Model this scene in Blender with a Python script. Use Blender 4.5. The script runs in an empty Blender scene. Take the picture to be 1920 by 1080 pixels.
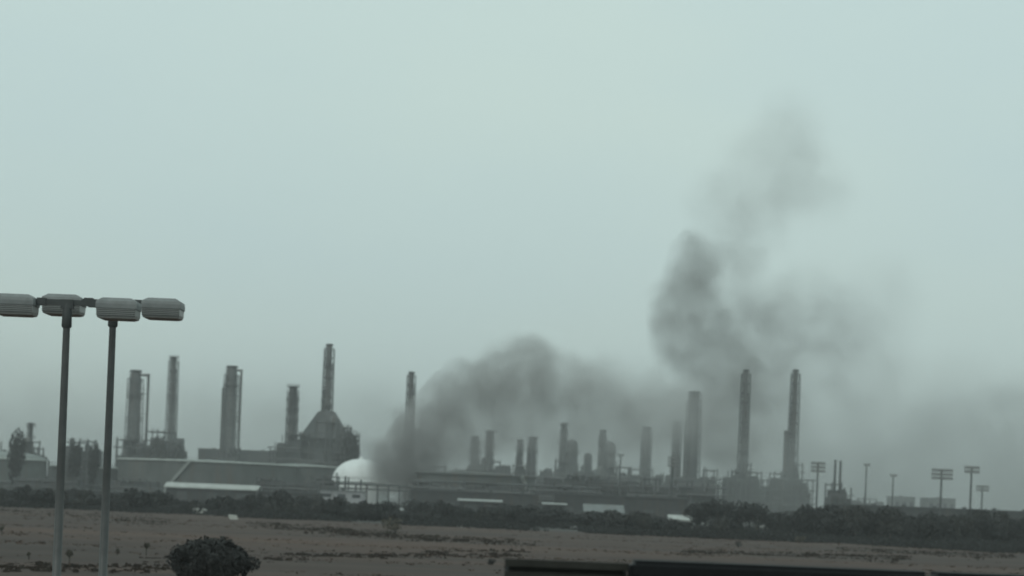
import bpy, bmesh, math, random
from mathutils import Vector, Matrix, noise as mn
random.seed(7)
sc = bpy.context.scene
COL = sc.collection
R = math.radians

# ------------------------------------------------------------------ camera
F = 70.0 / 36.0 * 1920.0          # focal length in pixels of the 1920 wide photograph
CAMZ = 5.0
ROLL = R(2.3)
HY = 935.0                        # row of the horizon in the middle of the photograph
cd = bpy.data.cameras.new("camera")
cd.lens = 70.0; cd.sensor_width = 36.0; cd.sensor_fit = 'HORIZONTAL'
cd.shift_y = (HY - 540.0) / 1920.0
cd.clip_start = 0.5; cd.clip_end = 9000.0
cd.dof.use_dof = True; cd.dof.focus_distance = 30.0; cd.dof.aperture_fstop = 1.6
cam = bpy.data.objects.new("camera", cd); COL.objects.link(cam)
rv = Vector((math.cos(ROLL), 0, math.sin(ROLL))); uv = Vector((-math.sin(ROLL), 0, math.cos(ROLL)))
bv = Vector((0, -1, 0))
cam.matrix_world = Matrix(((rv.x, uv.x, bv.x, 0), (rv.y, uv.y, bv.y, 0), (rv.z, uv.z, bv.z, CAMZ), (0, 0, 0, 1)))
sc.camera = cam

# ------------------------------------------------------------------ sky, sun, exposure
w = bpy.data.worlds.new("World"); sc.world = w; w.use_nodes = True
nt = w.node_tree; nt.nodes.clear()
SUN_EL, SUN_AZ = R(42), R(215)
out = nt.nodes.new("ShaderNodeOutputWorld"); bg = nt.nodes.new("ShaderNodeBackground")
sky = nt.nodes.new("ShaderNodeTexSky"); sky.sky_type = 'NISHITA'; sky.sun_disc = False
sky.sun_elevation = SUN_EL; sky.sun_rotation = SUN_AZ; sky.dust_density = 3.0; sky.air_density = 1.0
# an overcast deck covers most of the blue: broad pale cloud, slightly uneven
tc = nt.nodes.new("ShaderNodeTexCoord"); cn = nt.nodes.new("ShaderNodeTexNoise")
mp = nt.nodes.new("ShaderNodeMapping"); mp.inputs['Scale'].default_value = (1.0, 1.0, 2.2)
nt.links.new(tc.outputs['Generated'], mp.inputs[0]); nt.links.new(mp.outputs[0], cn.inputs['Vector'])
cn.inputs['Scale'].default_value = 3.2; cn.inputs['Detail'].default_value = 3.0
cr = nt.nodes.new("ShaderNodeValToRGB")
cr.color_ramp.elements[0].position = 0.30; cr.color_ramp.elements[0].color = (0.89, 0.955, 0.985, 1)
cr.color_ramp.elements[1].position = 0.70; cr.color_ramp.elements[1].color = (0.97, 1.01, 0.985, 1)
nt.links.new(cn.outputs['Fac'], cr.inputs[0])
sc_ = nt.nodes.new("ShaderNodeVectorMath"); sc_.operation = 'MULTIPLY'
CLOUD = (6.75, 8.05, 7.75)
sc_.inputs[1].default_value = CLOUD
# smoggy air: the cloud deck dims evenly towards the horizon, all the way round
sx = nt.nodes.new("ShaderNodeSeparateXYZ"); nt.links.new(tc.outputs['Generated'], sx.inputs[0])
gr = nt.nodes.new("ShaderNodeValToRGB"); ge = gr.color_ramp.elements
ge[0].position = 0.0; ge[0].color = (.52, .51, .51, 1); ge[1].position = 0.30; ge[1].color = (1, 1, 1, 1)
k_ = ge.new(.035); k_.color = (.74, .735, .735, 1); k_ = ge.new(.08); k_.color = (.975, .975, .975, 1)
nt.links.new(sx.outputs['Z'], gr.inputs[0])
gm = nt.nodes.new("ShaderNodeVectorMath"); gm.operation = 'MULTIPLY'
nt.links.new(cr.outputs[0], gm.inputs[0]); nt.links.new(gr.outputs[0], gm.inputs[1])
nt.links.new(gm.outputs[0], sc_.inputs[0])
mx = nt.nodes.new("ShaderNodeMix"); mx.data_type = 'RGBA'; mx.inputs['Factor'].default_value = 0.92
nt.links.new(sky.outputs[0], mx.inputs['A']); nt.links.new(sc_.outputs[0], mx.inputs['B'])
nt.links.new(mx.outputs['Result'], bg.inputs['Color']); bg.inputs['Strength'].default_value = 0.10
nt.links.new(bg.outputs[0], out.inputs['Surface'])

sl = bpy.data.lights.new("sun", 'SUN'); sl.energy = 0.5; sl.angle = R(14); sl.color = (1.0, 0.96, 0.9)
so = bpy.data.objects.new("sun", sl); COL.objects.link(so)
sd = Vector((math.sin(SUN_AZ) * math.cos(SUN_EL), math.cos(SUN_AZ) * math.cos(SUN_EL), math.sin(SUN_EL)))
so.rotation_euler = sd.to_track_quat('Z', 'Y').to_euler()
so.location = (0, -20, 60)

sc.view_settings.view_transform = 'Standard'; sc.view_settings.look = 'None'
sc.view_settings.exposure = 0.0; sc.view_settings.gamma = 1.0; sc.view_settings.use_curve_mapping = False
sc.cycles.volume_bounces = 2
sc.cycles.max_bounces = 6; sc.cycles.diffuse_bounces = 2; sc.cycles.glossy_bounces = 2
sc.cycles.volume_max_steps = 512

# ------------------------------------------------------------------ helpers
def P(px, py, Y):
    """World point that lies at pixel (px, py) of the 1920x1080 photograph, Y metres ahead."""
    u = (px - 960.0) / F; v = (HY - py) / F
    return Vector((Y * (u * math.cos(ROLL) - v * math.sin(ROLL)), Y, CAMZ + Y * (u * math.sin(ROLL) + v * math.cos(ROLL))))
def GROUND_Y(px, py):
    u = (px - 960.0) / F; v = (HY - py) / F
    return -CAMZ / (u * math.sin(ROLL) + v * math.cos(ROLL))
def m_per_px(Y): return Y / F

MATS = {}
def mat(name, rgb, rough=0.8, var=0.25, scale=0.4, metal=0.0, bump=0.15, stretch=(1, 1, 1), streak=0.0):
    if name in MATS: return MATS[name]
    m = bpy.data.materials.new(name); m.use_nodes = True; t = m.node_tree; b = t.nodes["Principled BSDF"]
    b.inputs['Roughness'].default_value = rough; b.inputs['Metallic'].default_value = metal
    c = t.nodes.new("ShaderNodeTexCoord"); mp = t.nodes.new("ShaderNodeMapping"); mp.inputs['Scale'].default_value = stretch
    t.links.new(c.outputs['Object'], mp.inputs[0])
    n = t.nodes.new("ShaderNodeTexNoise"); n.inputs['Scale'].default_value = scale; n.inputs['Detail'].default_value = 6; n.inputs['Roughness'].default_value = .65
    t.links.new(mp.outputs[0], n.inputs['Vector'])
    r = t.nodes.new("ShaderNodeValToRGB")
    r.color_ramp.elements[0].position = 0.3; r.color_ramp.elements[1].position = 0.7
    r.color_ramp.elements[0].color = (*[x * (1 - var) for x in rgb], 1); r.color_ramp.elements[1].color = (*[min(1, x * (1 + var)) for x in rgb], 1)
    t.links.new(n.outputs['Fac'], r.inputs[0])
    src = r.outputs[0]
    if streak:                                      # rust / dirt runs, long in z
        mp2 = t.nodes.new("ShaderNodeMapping"); mp2.inputs['Scale'].default_value = (1, 1, .08)
        t.links.new(c.outputs['Object'], mp2.inputs[0])
        n2 = t.nodes.new("ShaderNodeTexNoise"); n2.inputs['Scale'].default_value = scale * 2.5; n2.inputs['Detail'].default_value = 4
        t.links.new(mp2.outputs[0], n2.inputs['Vector'])
        r2 = t.nodes.new("ShaderNodeValToRGB"); r2.color_ramp.elements[0].position = .52; r2.color_ramp.elements[1].position = .72
        r2.color_ramp.elements[0].color = (0, 0, 0, 1); r2.color_ramp.elements[1].color = (streak, streak, streak, 1)
        t.links.new(n2.outputs['Fac'], r2.inputs[0])
        x = t.nodes.new("ShaderNodeMix"); x.data_type = 'RGBA'
        t.links.new(r2.outputs[0], x.inputs['Factor']); t.links.new(src, x.inputs['A']); x.inputs['B'].default_value = (.11, .07, .045, 1)
        src = x.outputs['Result']
    t.links.new(src, b.inputs['Base Color'])
    if bump:
        bp = t.nodes.new("ShaderNodeBump"); bp.inputs['Strength'].default_value = bump; bp.inputs['Distance'].default_value = .05
        t.links.new(n.outputs['Fac'], bp.inputs['Height']); t.links.new(bp.outputs[0], b.inputs['Normal'])
    MATS[name] = m
    return m

def tag(o, label=None, cat=None, group=None, kind=None):
    if label: o['label'] = label
    if cat: o['category'] = cat
    if group: o['group'] = group
    if kind: o['kind'] = kind
    return o
def thing(name, loc, label, cat, group=None, rz=0.0):
    o = bpy.data.objects.new(name, None); COL.objects.link(o)
    o.location = loc; o.rotation_euler = (0, 0, rz); o.empty_display_size = .5
    return tag(o, label, cat, group, 'thing')
def copy_tree(o, parent=None):
    c = o.copy(); COL.objects.link(c); c.parent = parent
    for ch in list(o.children): copy_tree(ch, c)
    return c

FINE = {'frame', 'girth_ring', 'equipment', 'pipework', 'railing', 'ladder', 'tread', 'course_seam', 'crown', 'buckstay', 'walkway', 'roof_vent', 'deck', 'gable_end', 'stair'}   # many slivers too small to pick apart
class MB:
    """Collects simple solids; build() links them as one mesh object."""
    def __init__(s): s.v = []; s.f = []; s.smooth = []
    def add(s, vs, fs, sm=False):
        o = len(s.v); s.v += [tuple(v) for v in vs]
        s.f += [tuple(o + i for i in f) for f in fs]; s.smooth += [sm] * len(fs)
    def box(s, c, d, rz=0.0):
        x, y, z = [k / 2 for k in d]; ca, sa = math.cos(rz), math.sin(rz)
        vs = []
        for (a, b, e) in ((-x,-y,-z),(x,-y,-z),(x,y,-z),(-x,y,-z),(-x,-y,z),(x,-y,z),(x,y,z),(-x,y,z)):
            vs.append((c[0] + a*ca - b*sa, c[1] + a*sa + b*ca, c[2] + e))
        s.add(vs, [(0,3,2,1),(4,5,6,7),(0,1,5,4),(1,2,6,5),(2,3,7,6),(3,0,4,7)])
        return s
    def tube(s, p, q, r0, r1=None, n=8, caps=True):
        r1 = r0 if r1 is None else r1
        p, q = Vector(p), Vector(q); d = (q - p).normalized()
        a = d.orthogonal().normalized(); b = d.cross(a)
        vs = []
        for (o, r) in ((p, r0), (q, r1)):
            for k in range(n):
                t = 2 * math.pi * k / n; vs.append(o + a * (r * math.cos(t)) + b * (r * math.sin(t)))
        s.add(vs, [(k, (k+1) % n, n + (k+1) % n, n + k) for k in range(n)], True)
        if caps: s.add(vs, [tuple(range(n-1, -1, -1)), tuple(range(n, 2*n))])
        return s
    def lathe(s, c, prof, n=24, cap=True):
        vs = []; m = len(prof)
        for (r, z) in prof:
            for k in range(n):
                t = 2 * math.pi * k / n; vs.append((c[0] + r*math.cos(t), c[1] + r*math.sin(t), c[2] + z))
        fs = [(i*n + k, i*n + (k+1) % n, (i+1)*n + (k+1) % n, (i+1)*n + k) for i in range(m-1) for k in range(n)]
        s.add(vs, fs, True)
        if cap: s.add(vs, [tuple(range(n-1, -1, -1)), tuple(range((m-1)*n, m*n))])
        return s
    def frustum(s, c, d0, d1, z0, z1):
        vs = []
        for (d, z) in ((d0, z0), (d1, z1)):
            x, y = d[0]/2, d[1]/2
            vs += [(c[0]-x, c[1]-y, z), (c[0]+x, c[1]-y, z), (c[0]+x, c[1]+y, z), (c[0]-x, c[1]+y, z)]
        s.add(vs, [(0,3,2,1),(4,5,6,7),(0,1,5,4),(1,2,6,5),(2,3,7,6),(3,0,4,7)])
        return s
    def build(s, name, m, parent=None, kind=None):
        me = bpy.data.meshes.new(name); me.from_pydata(s.v, [], s.f); me.update()
        me.polygons.foreach_set('use_smooth', s.smooth)
        me.materials.append(m)
        o = bpy.data.objects.new(name, me); COL.objects.link(o)
        if parent is not None: o.parent = parent
        if kind is None and parent is not None and name in FINE: kind = 'stuff'
        if kind: o['kind'] = kind
        return o

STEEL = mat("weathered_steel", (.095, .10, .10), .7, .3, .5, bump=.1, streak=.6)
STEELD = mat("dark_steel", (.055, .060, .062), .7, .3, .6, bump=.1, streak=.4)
CONC = mat("stack_concrete", (.14, .143, .14), .9, .25, .35, streak=.4)
TANKP = mat("tank_paint_grey", (.088, .095, .091), .75, .3, .12, streak=.5)
TANKD = mat("tank_paint_dark", (.075, .082, .078), .75, .25, .12, streak=.5)
TANKROOF = mat("tank_roof_grey", (.22, .24, .23), .8, .2, .1)
PALE = mat("pale_rim_paint", (.40, .42, .40), .7, .2, .3, streak=.3)
WHITE = mat("white_dome_paint", (.78, .80, .79), .5, .06, .15, streak=.12)
ROOFPALE = mat("pale_metal_roof", (.40, .41, .39), .6, .2, .5, streak=.4)
ROOFMID = mat("dull_metal_roof", (.26, .27, .26), .6, .2, .5, streak=.4)
ROOFGREY = mat("grey_metal_roof", (.15, .16, .16), .7, .22, .5, streak=.4)
WALLD = mat("dark_shed_wall", (.040, .042, .043), .9, .3, .3, streak=.3)
WALLM = mat("mid_grey_wall", (.16, .165, .165), .9, .25, .3, streak=.3)
GALV = mat("galvanised_pole", (.085, .086, .085), .5, .2, 2.0, metal=.3, bump=.05)
LAMPB = mat("lamp_housing_grey", (.055, .06, .06), .55, .2, 3.0, bump=.05)
HEADG = mat("lamp_head_grey", (.20, .21, .21), .55, .2, 3.0, bump=.05)
LENS = mat("lamp_lens_grey", (.34, .34, .33), .4, .1, 4.0, bump=0)
DARKGLASS = mat("dark_window_glass", (.03, .035, .04), .2, .1, 1.0, bump=0)
BARK = mat("bark", (.06, .05, .04), .95, .3, 3.0)

# ------------------------------------------------------------------ haze (closed box round everything)
def volume_mat(name, color, density, aniso=0.0):
    m = bpy.data.materials.new(name); m.use_nodes = True; t = m.node_tree; t.nodes.clear()
    o = t.nodes.new("ShaderNodeOutputMaterial"); v = t.nodes.new("ShaderNodeVolumePrincipled")
    v.inputs['Color'].default_value = (*color, 1); v.inputs['Density'].default_value = density; v.inputs['Anisotropy'].default_value = aniso
    t.links.new(v.outputs[0], o.inputs['Volume'])
    return m, t, v
HX, HY0, HY1, HZ = 1500.0, -700.0, 3000.0, 245.0
hz = MB(); hz.box((0, (HY0 + HY1) / 2, (HZ - 1.0) / 2), (2 * HX, HY1 - HY0, HZ + 1.0))
hm, _, _ = volume_mat("haze_air", (.86, .87, .87), .00026)
ho = hz.build("haze", hm); tag(ho, "pale grey smog hanging over the refinery and field", None, None, 'stuff')

# ------------------------------------------------------------------ ground, road, field
def ground_z(x, y):
    if y < 17: return 3.5
    if y < 36:
        t = (y - 17) / 19.0; return 3.5 * (1 - t*t*(3 - 2*t))
    return 0.0
def field_edge(x):                # far edge of the brown field, metres ahead
    return 322 - 0.30 * x + 8 * mn.noise(Vector((x * .02, 3.1, 0))) + 4 * mn.noise(Vector((x * .09, 7.7, 0)))

def sheet(name, xs, ys, zf, m):
    vs = [(x, y, zf(x, y)) for y in ys for x in xs]; n = len(xs)
    fs = [(j*n + i, j*n + i + 1, (j+1)*n + i + 1, (j+1)*n + i) for j in range(len(ys)-1) for i in range(n-1)]
    b = MB(); b.add(vs, fs, True)
    return b.build(name, m)
soil = mat("refinery_yard_soil", (.035, .034, .031), .95, .35, .03, bump=.3)
gx = [-1450 + 2900 * i / 40 for i in range(41)]
gy = [-650, -300, -100, -20, 10, 17] + [17 + 19 * i / 10 for i in range(1, 11)] + [60, 120, 200, 300, 400, 600, 900, 1300, 1800, 2400, 2950]
g = sheet("ground", gx, gy, ground_z, soil); tag(g, "dark flat ground under the refinery", None, None, 'structure')
asph = mat("asphalt", (.05, .05, .05), .9, .2, 2.0)
r_ = MB(); r_.box((0, 1.0, 3.52), (400, 24, .03)); tag(r_.build("road", asph), "dark asphalt road under the camera", None, None, 'structure')

# field: dry brown grass and bare earth in long bands
def field_mat():
    m = bpy.data.materials.new("dry_field"); m.use_nodes = True; t = m.node_tree; b = t.nodes["Principled BSDF"]
    b.inputs['Roughness'].default_value = .95
    c = t.nodes.new("ShaderNodeTexCoord")
    def nz(scale, st, det=6, rough=.6):
        mp = t.nodes.new("ShaderNodeMapping"); mp.inputs['Scale'].default_value = st; mp.inputs['Rotation'].default_value = (0, 0, R(-8))
        t.links.new(c.outputs['Object'], mp.inputs[0])
        n = t.nodes.new("ShaderNodeTexNoise"); n.inputs['Scale'].default_value = scale; n.inputs['Detail'].default_value = det; n.inputs['Roughness'].default_value = rough
        t.links.new(mp.outputs[0], n.inputs['Vector']); return n
    def ramp(n, stops):
        r = t.nodes.new("ShaderNodeValToRGB"); e = r.color_ramp.elements
        e[0].position, e[0].color = stops[0][0], (*stops[0][1], 1); e[1].position, e[1].color = stops[-1][0], (*stops[-1][1], 1)
        for p, col in stops[1:-1]:
            k = e.new(p); k.color = (*col, 1)
        t.links.new(n.outputs['Fac'], r.inputs[0]); return r
    base = ramp(nz(.030, (.16, 1.0, 1), 7, .62), [(.34, (.021, .0095, .0050)), (.48, (.043, .0190, .0100)), (.66, (.068, .0310, .0165))])
    band = ramp(nz(.10, (.10, 1.0, 1), 5, .7), [(.40, (.52, .47, .42)), (.60, (1.08, 1.06, 1.04))])
    fine = ramp(nz(1.1, (.6, 1.0, 1), 5, .75), [(.3, (.85, .86, .85)), (.7, (1.12, 1.1, 1.08))])
    a = t.nodes.new("ShaderNodeMix"); a.data_type = 'RGBA'; a.blend_type = 'MULTIPLY'; a.inputs['Factor'].default_value = 1
    d = t.nodes.new("ShaderNodeMix"); d.data_type = 'RGBA'; d.blend_type = 'MULTIPLY'; d.inputs['Factor'].default_value = 1
    t.links.new(base.outputs[0], a.inputs['A']); t.links.new(band.outputs[0], a.inputs['B'])
    t.links.new(a.outputs['Result'], d.inputs['A']); t.links.new(fine.outputs[0], d.inputs['B'])
    t.links.new(d.outputs['Result'], b.inputs['Base Color'])
    return m
FIELD = field_mat()
xs = [-150 + 320 * i / 160 for i in range(161)]
vs, fs = [], []
NR = 110
for x in xs:
    e = field_edge(x)
    for j in range(NR + 1):
        y = 38 + (e - 38) * j / NR
        vs.append((x, y, .06 + .22 * max(0, mn.noise(Vector((x * .05, y * .12, 1)))) + .10 * mn.noise(Vector((x * .3, y * .5, 5))) * (1 if 40 < y < e - 2 else 0)))
fs = [(i*(NR+1) + j, (i+1)*(NR+1) + j, (i+1)*(NR+1) + j + 1, i*(NR+1) + j + 1) for i in range(len(xs)-1) for j in range(NR)]
fb = MB(); fb.add(vs, fs, True); fo = fb.build("field", FIELD); tag(fo, "dry brown field of patchy grass and bare earth", None, None, 'structure')

DRY = mat("dry_grass_blades", (.056, .030, .017), .95, .25, .12, bump=0)
def tufts():
    b = MB(); rnd = random.Random(3)
    for _ in range(24000):
        y = 75 + 265 * rnd.random() ** 1.3; x = rnd.uniform(-.29, .30) * y
        if y > field_edge(x) + 6: continue
        d = mn.noise(Vector((x * .03, y * .10, 9)))
        if d < -.05 + .4 * rnd.random(): continue
        h = (.03 + .09 * rnd.random()) * (1.6 if rnd.random() < .05 else 1); z = .08
        for _k in range(3):
            a = rnd.uniform(0, 6.28); ww = .05 + .10 * rnd.random(); lx, ly = rnd.uniform(-.18, .18), rnd.uniform(-.18, .18)
            dx, dy = math.cos(a) * ww, math.sin(a) * ww
            b.add([(x - dx + lx, y - dy + ly, z), (x + dx + lx, y + dy + ly, z), (x + lx * 2.2, y + ly * 2.2, z + h)], [(0, 1, 2)])
    return b.build("grass", DRY)
tag(tufts(), "short dry grass tufts scattered over the brown field", None, None, 'stuff')

def scrub():
    b = MB(); rnd = random.Random(17)
    strips = [((470, 984), (740, 1004), 260), ((640, 1000), (1010, 1022), 230), ((280, 1052), (980, 1040), 260), ((1280, 1038), (1700, 1048), 330), ((0, 958), (320, 980), 180), ((0, 1066), (330, 1072), 130), ((1540, 1026), (1900, 1046), 210)]
    for (a, c, n) in strips:
        for _ in range(n):
            f = rnd.random(); px = a[0] + (c[0] - a[0]) * f; py = a[1] + (c[1] - a[1]) * f + rnd.gauss(0, 3.6)
            Y = GROUND_Y(px, py); q = P(px, py, Y); h = rnd.uniform(.05, .22) * (.5 + abs(mn.noise(Vector((px * .02, py * .1, 4)))) * 1.6)
            for _k in range(4):
                ang = rnd.uniform(0, 6.28); w_ = rnd.uniform(.10, .30); dx, dy = math.cos(ang) * w_, math.sin(ang) * w_
                x, y = q.x + rnd.uniform(-.8, .8), Y + rnd.uniform(-.6, .6)
                b.add([(x - dx, y - dy, .05), (x + dx, y + dy, .05), (x + dx * .5, y + dy * .4, .06 + h), (x - dx * .6, y - dy * .3, .06 + h * .8)], [(0, 1, 2, 3)])
    return b.build("scrub", mat("brown_scrub", (.026, .018, .012), .95, .35, .5, bump=0))
tag(scrub(), "low brown scrub growing in long strips across the field", None, None, 'stuff')

# ------------------------------------------------------------------ vegetation
def leaf_mat(name, rgb, var=.45):
    return mat(name, rgb, .85, var, .9, bump=0)
LEAF = leaf_mat("tree_leaves_dark", (.014, .015, .0145)); LEAF2 = leaf_mat("tree_leaves_grey_green", (.026, .026, .023)); LEAFB = leaf_mat("bush_leaves_dark", (.020, .020, .019))
LEAFDRY = leaf_mat("dry_twigs", (.075, .066, .048))

def crown_mesh(name, m, rnd, lobes, n, size):
    b = MB()
    vol = [l[1][0] * l[1][1] * l[1][2] for l in lobes]
    for _ in range(n):
        c, r = rnd.choices(lobes, vol)[0]
        while True:
            p = Vector((rnd.uniform(-1, 1), rnd.uniform(-1, 1), rnd.uniform(-1, 1)))
            if .12 < p.length <= 1: break
        p = p.normalized() * (p.length ** .55)
        q = Vector((c[0] + p.x * r[0], c[1] + p.y * r[1], c[2] + p.z * r[2]))
        if mn.noise(q * (1.1 / max(.3, min(r)))) < -.28: continue
        if q.z < .1: continue
        s_ = size * rnd.uniform(.55, 1.3)
        nrm = (p + Vector((rnd.uniform(-.9, .9), rnd.uniform(-.9, .9), rnd.uniform(-.5, .9)))).normalized()
        a = nrm.orthogonal().normalized(); e = nrm.cross(a); t = rnd.uniform(0, 6.28)
        a, e = a * math.cos(t) + e * math.sin(t), e * math.cos(t) - a * math.sin(t)
        b.add([q - a * s_, q - e * s_ * .55, q + a * s_, q + e * s_ * .55], [(0, 1, 2, 3)])
    me_o = b
    return me_o
def tree_proto(h, wd, kind, seed, m, n=1100, leaf=.36):
    rnd = random.Random(seed)
    root = thing("tree" if kind != 'shrub' else "shrub", (0, 0, -400), None, None)
    tb = MB(); hb = h * (.26 if kind != 'shrub' else .10)
    tb.tube((0, 0, -.2), (rnd.uniform(-.1, .1) * h * .1, 0, hb), .035 * h, .026 * h, 7)
    for k in range(5):
        a = rnd.uniform(0, 6.28); l = wd * rnd.uniform(.18, .34)
        tb.tube((0, 0, hb * .95), (math.cos(a) * l, math.sin(a) * l, h * rnd.uniform(.5, .8)), .018 * h, .006 * h, 5)
    tb.build("trunk", BARK, root)
    lobes = []
    for k in range(7 if kind != 'shrub' else 5):
        a = rnd.uniform(0, 6.28); d = wd * .5 * rnd.uniform(.15, .55)
        r = wd * rnd.uniform(.20, .30)
        z = h * rnd.uniform(.34, .78) if kind != 'shrub' else h * rnd.uniform(.3, .62)
        lobes.append(((math.cos(a) * d, math.sin(a) * d, z), (r, r, min(r * .8, h - z if h - z > .3 else .3))))
    lobes.append(((0, 0, h * (.62 if kind != 'shrub' else .48)), (wd * .36, wd * .36, h * .36)))
    crown_mesh("crown", m, rnd, lobes, n, leaf).build("crown", m, root)
    return root
PROTO_SZ = [(6.5, 7.0, 'tree', 11, LEAF), (5.2, 6.0, 'tree', 12, LEAF), (7.5, 7.5, 'tree', 13, LEAF), (5.0, 5.0, 'tree', 14, LEAF2), (2.8, 5.0, 'shrub', 15, LEAF), (2.2, 3.6, 'shrub', 16, LEAF2)]
PROTOS = [None] * len(PROTO_SZ)
def place_plant(i, x, y, sx, sz, label, group, cat=None):
    h, wd, kind, seed, m = PROTO_SZ[i]
    if PROTOS[i] is None:
        o = PROTOS[i] = tree_proto(h, wd, kind, seed, m)
    else:
        o = copy_tree(PROTOS[i])
    o.location = (x, y, 0); o.rotation_euler = (0, 0, random.uniform(0, 6.28)); o.scale = (sx, sx, sz)
    if 'group' in o: del o['group']
    tag(o, label, cat or ('tree' if kind == 'tree' else 'shrub'), group)
    return o

# ------------------------------------------------------------------ refinery: stacks and columns
def ring_platform(b, r, z, w=.9, n=16):
    b.lathe((0, 0, z), [(r + .02, 0), (r + w, 0), (r + w, .18), (r + .02, .18)], n, cap=False)
def stack(name, label, cat, Y, pxb, top, wb, wt, plats=(), mat_=CONC, rim=True, ladder=1, side=None, nose=None, group='chimneys and columns of the refinery', base=None):
    """pxb: pixel column of the axis at its foot; top: (px, py) of the top; wb, wt: widths in pixels at bottom and top"""
    tz = P(top[0], top[1], Y).z
    x = P(top[0], top[1], Y).x if pxb is None else P(pxb, 900, Y).x
    k = m_per_px(Y)
    r0, r1 = wb * k / 2, wt * k / 2
    t = thing(name, (x, Y, 0), label, cat, group)
    lattice = name in ('chimney_stack', 'distillation_column')
    if lattice:
        f0, f1 = r0 * 1.04, r1 * 1.04
        q_ = .62 if name == 'chimney_stack' else .80
        lt = MB(); top_f = tz * (.97 if name == 'chimney_stack' else .93); n_ = max(6, int(top_f / 4.2)); cs = [(-1, -1), (1, -1), (1, 1), (-1, 1)]
        def cp(c, z): e = f0 + (f1 - f0) * z / tz; return Vector((c[0] * e, c[1] * e, z))
        for c in cs: lt.tube(cp(c, 0), cp(c, top_f), .19, n=4)
        for i in range(1, n_ + 1):
            z0, z1 = top_f * (i - 1) / n_, top_f * i / n_
            for a_, b_ in zip(cs, cs[1:] + cs[:1]):
                lt.tube(cp(a_, z1), cp(b_, z1), .15, n=4, caps=False)
                lt.tube(cp(a_, z0) if i % 2 else cp(b_, z0), cp(b_, z1) if i % 2 else cp(a_, z1), .11, n=4, caps=False)
        lt.build("lattice", STEELD, t, 'stuff')
        r0, r1 = r0 * q_, r1 * q_
    s = MB()
    if nose: s.lathe((0, 0, 0), [(r0, -.3), (r0 + (r1 - r0) * .5, tz * .5), (r1, tz - r1 * .8), (r1 * .8, tz - r1 * .3), (r1 * .3, tz)], 24)
    else: s.lathe((0, 0, 0), [(r0, -.3), (r0 + (r1 - r0) * .5, tz * .5), (r1, tz)], 24)
    # weld seams: slightly proud girth rings
    sh = s.build("shaft", mat_, t)
    sb = MB()
    for q in range(1, 9):
        z = tz * q / 9; rr = r0 + (r1 - r0) * q / 9
        sb.lathe((0, 0, z), [(rr - .05, 0), (rr + .09, 0), (rr + .09, .25), (rr - .05, .25)], 24, cap=False)
    sb.build("girth_ring", STEELD, sh)
    if rim:
        MB().lathe((0, 0, tz - .9), [(r1 - .1, 0), (r1 + .35, .15), (r1 + .35, .9), (r1 * .78, 1.0)], 24, cap=False).build("rim", STEELD, t)
    for py in plats:
        z = P(top[0], py, Y).z; rr = r0 + (r1 - r0) * z / tz
        pb = MB(); ring_platform(pb, rr, z, 1.25, 16)
        po = pb.build("platform", STEELD, t)
        rb = MB()
        for a in range(12):
            th = a * math.pi / 6; rb.tube(((rr + 1.15) * math.cos(th), (rr + 1.15) * math.sin(th), z + .1), ((rr + 1.15) * math.cos(th), (rr + 1.15) * math.sin(th), z + 1.3), .06, n=4)
        rb.lathe((0, 0, z + 1.2), [(rr + 1.1, 0), (rr + 1.2, 0), (rr + 1.2, .1), (rr + 1.1, .1)], 16, cap=False)
        rb.build("railing", STEELD, po)
    if ladder:
        lb = MB(); a = -1.0 * ladder; zz = tz - .5
        for d in (-.35, .35):
            ca, sa = math.cos(-math.pi/2 + a), math.sin(-math.pi/2 + a)
            lb.tube(((r0 + .45) * ca - d * sa, (r0 + .45) * sa + d * ca, 0), ((r1 + .45) * ca - d * sa, (r1 + .45) * sa + d * ca, zz), .09, n=4)
        n = int(zz / 1.2)
        for q in range(1, n):
            f = q / n; rr = r0 + (r1 - r0) * f + .45
            lb.box((rr * math.cos(-math.pi/2 + a), rr * math.sin(-math.pi/2 + a), zz * f), (.7, .12, .12), a)
        for q in range(2, int(zz / 2.4)):
            z = 2.4 * q; rr = r0 + (r1 - r0) * z / zz + .45; am = -math.pi/2 + a; e1, e2 = Vector((math.cos(am), math.sin(am), 0)), Vector((-math.sin(am), math.cos(am), 0))
            pts = [e1 * rr + e2 * .4, e1 * (rr + .75) + e2 * .35, e1 * (rr + .75) - e2 * .35, e1 * rr - e2 * .4]
            for p0, p1 in zip(pts, pts[1:]): lb.tube(p0 + Vector((0, 0, z)), p1 + Vector((0, 0, z)), .06, n=4, caps=False)
        lb.build("ladder", STEELD, t)
        rb_ = random.Random(int(x * 10))
        for q in range(2):
            aa = -math.pi/2 + rb_.choice((-1, 1)) * rb_.uniform(1.0, 1.5); h = tz * rb_.uniform(.55, .95); pr = rb_.uniform(.14, .28)
            pp = MB(); pp.tube(((r0 + pr + .25) * math.cos(aa), (r0 + pr + .25) * math.sin(aa), 0), ((r0 + (r1 - r0) * h / tz + pr + .25) * math.cos(aa), (r0 + (r1 - r0) * h / tz + pr + .25) * math.sin(aa), h), pr, n=8)
            pp.tube(((r0 + (r1 - r0) * h / tz + pr + .25) * math.cos(aa), (r0 + (r1 - r0) * h / tz + pr + .25) * math.sin(aa), h - pr), (0, 0, h - pr), pr, n=8)
            pp.build("riser_pipe", STEEL, t)
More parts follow.
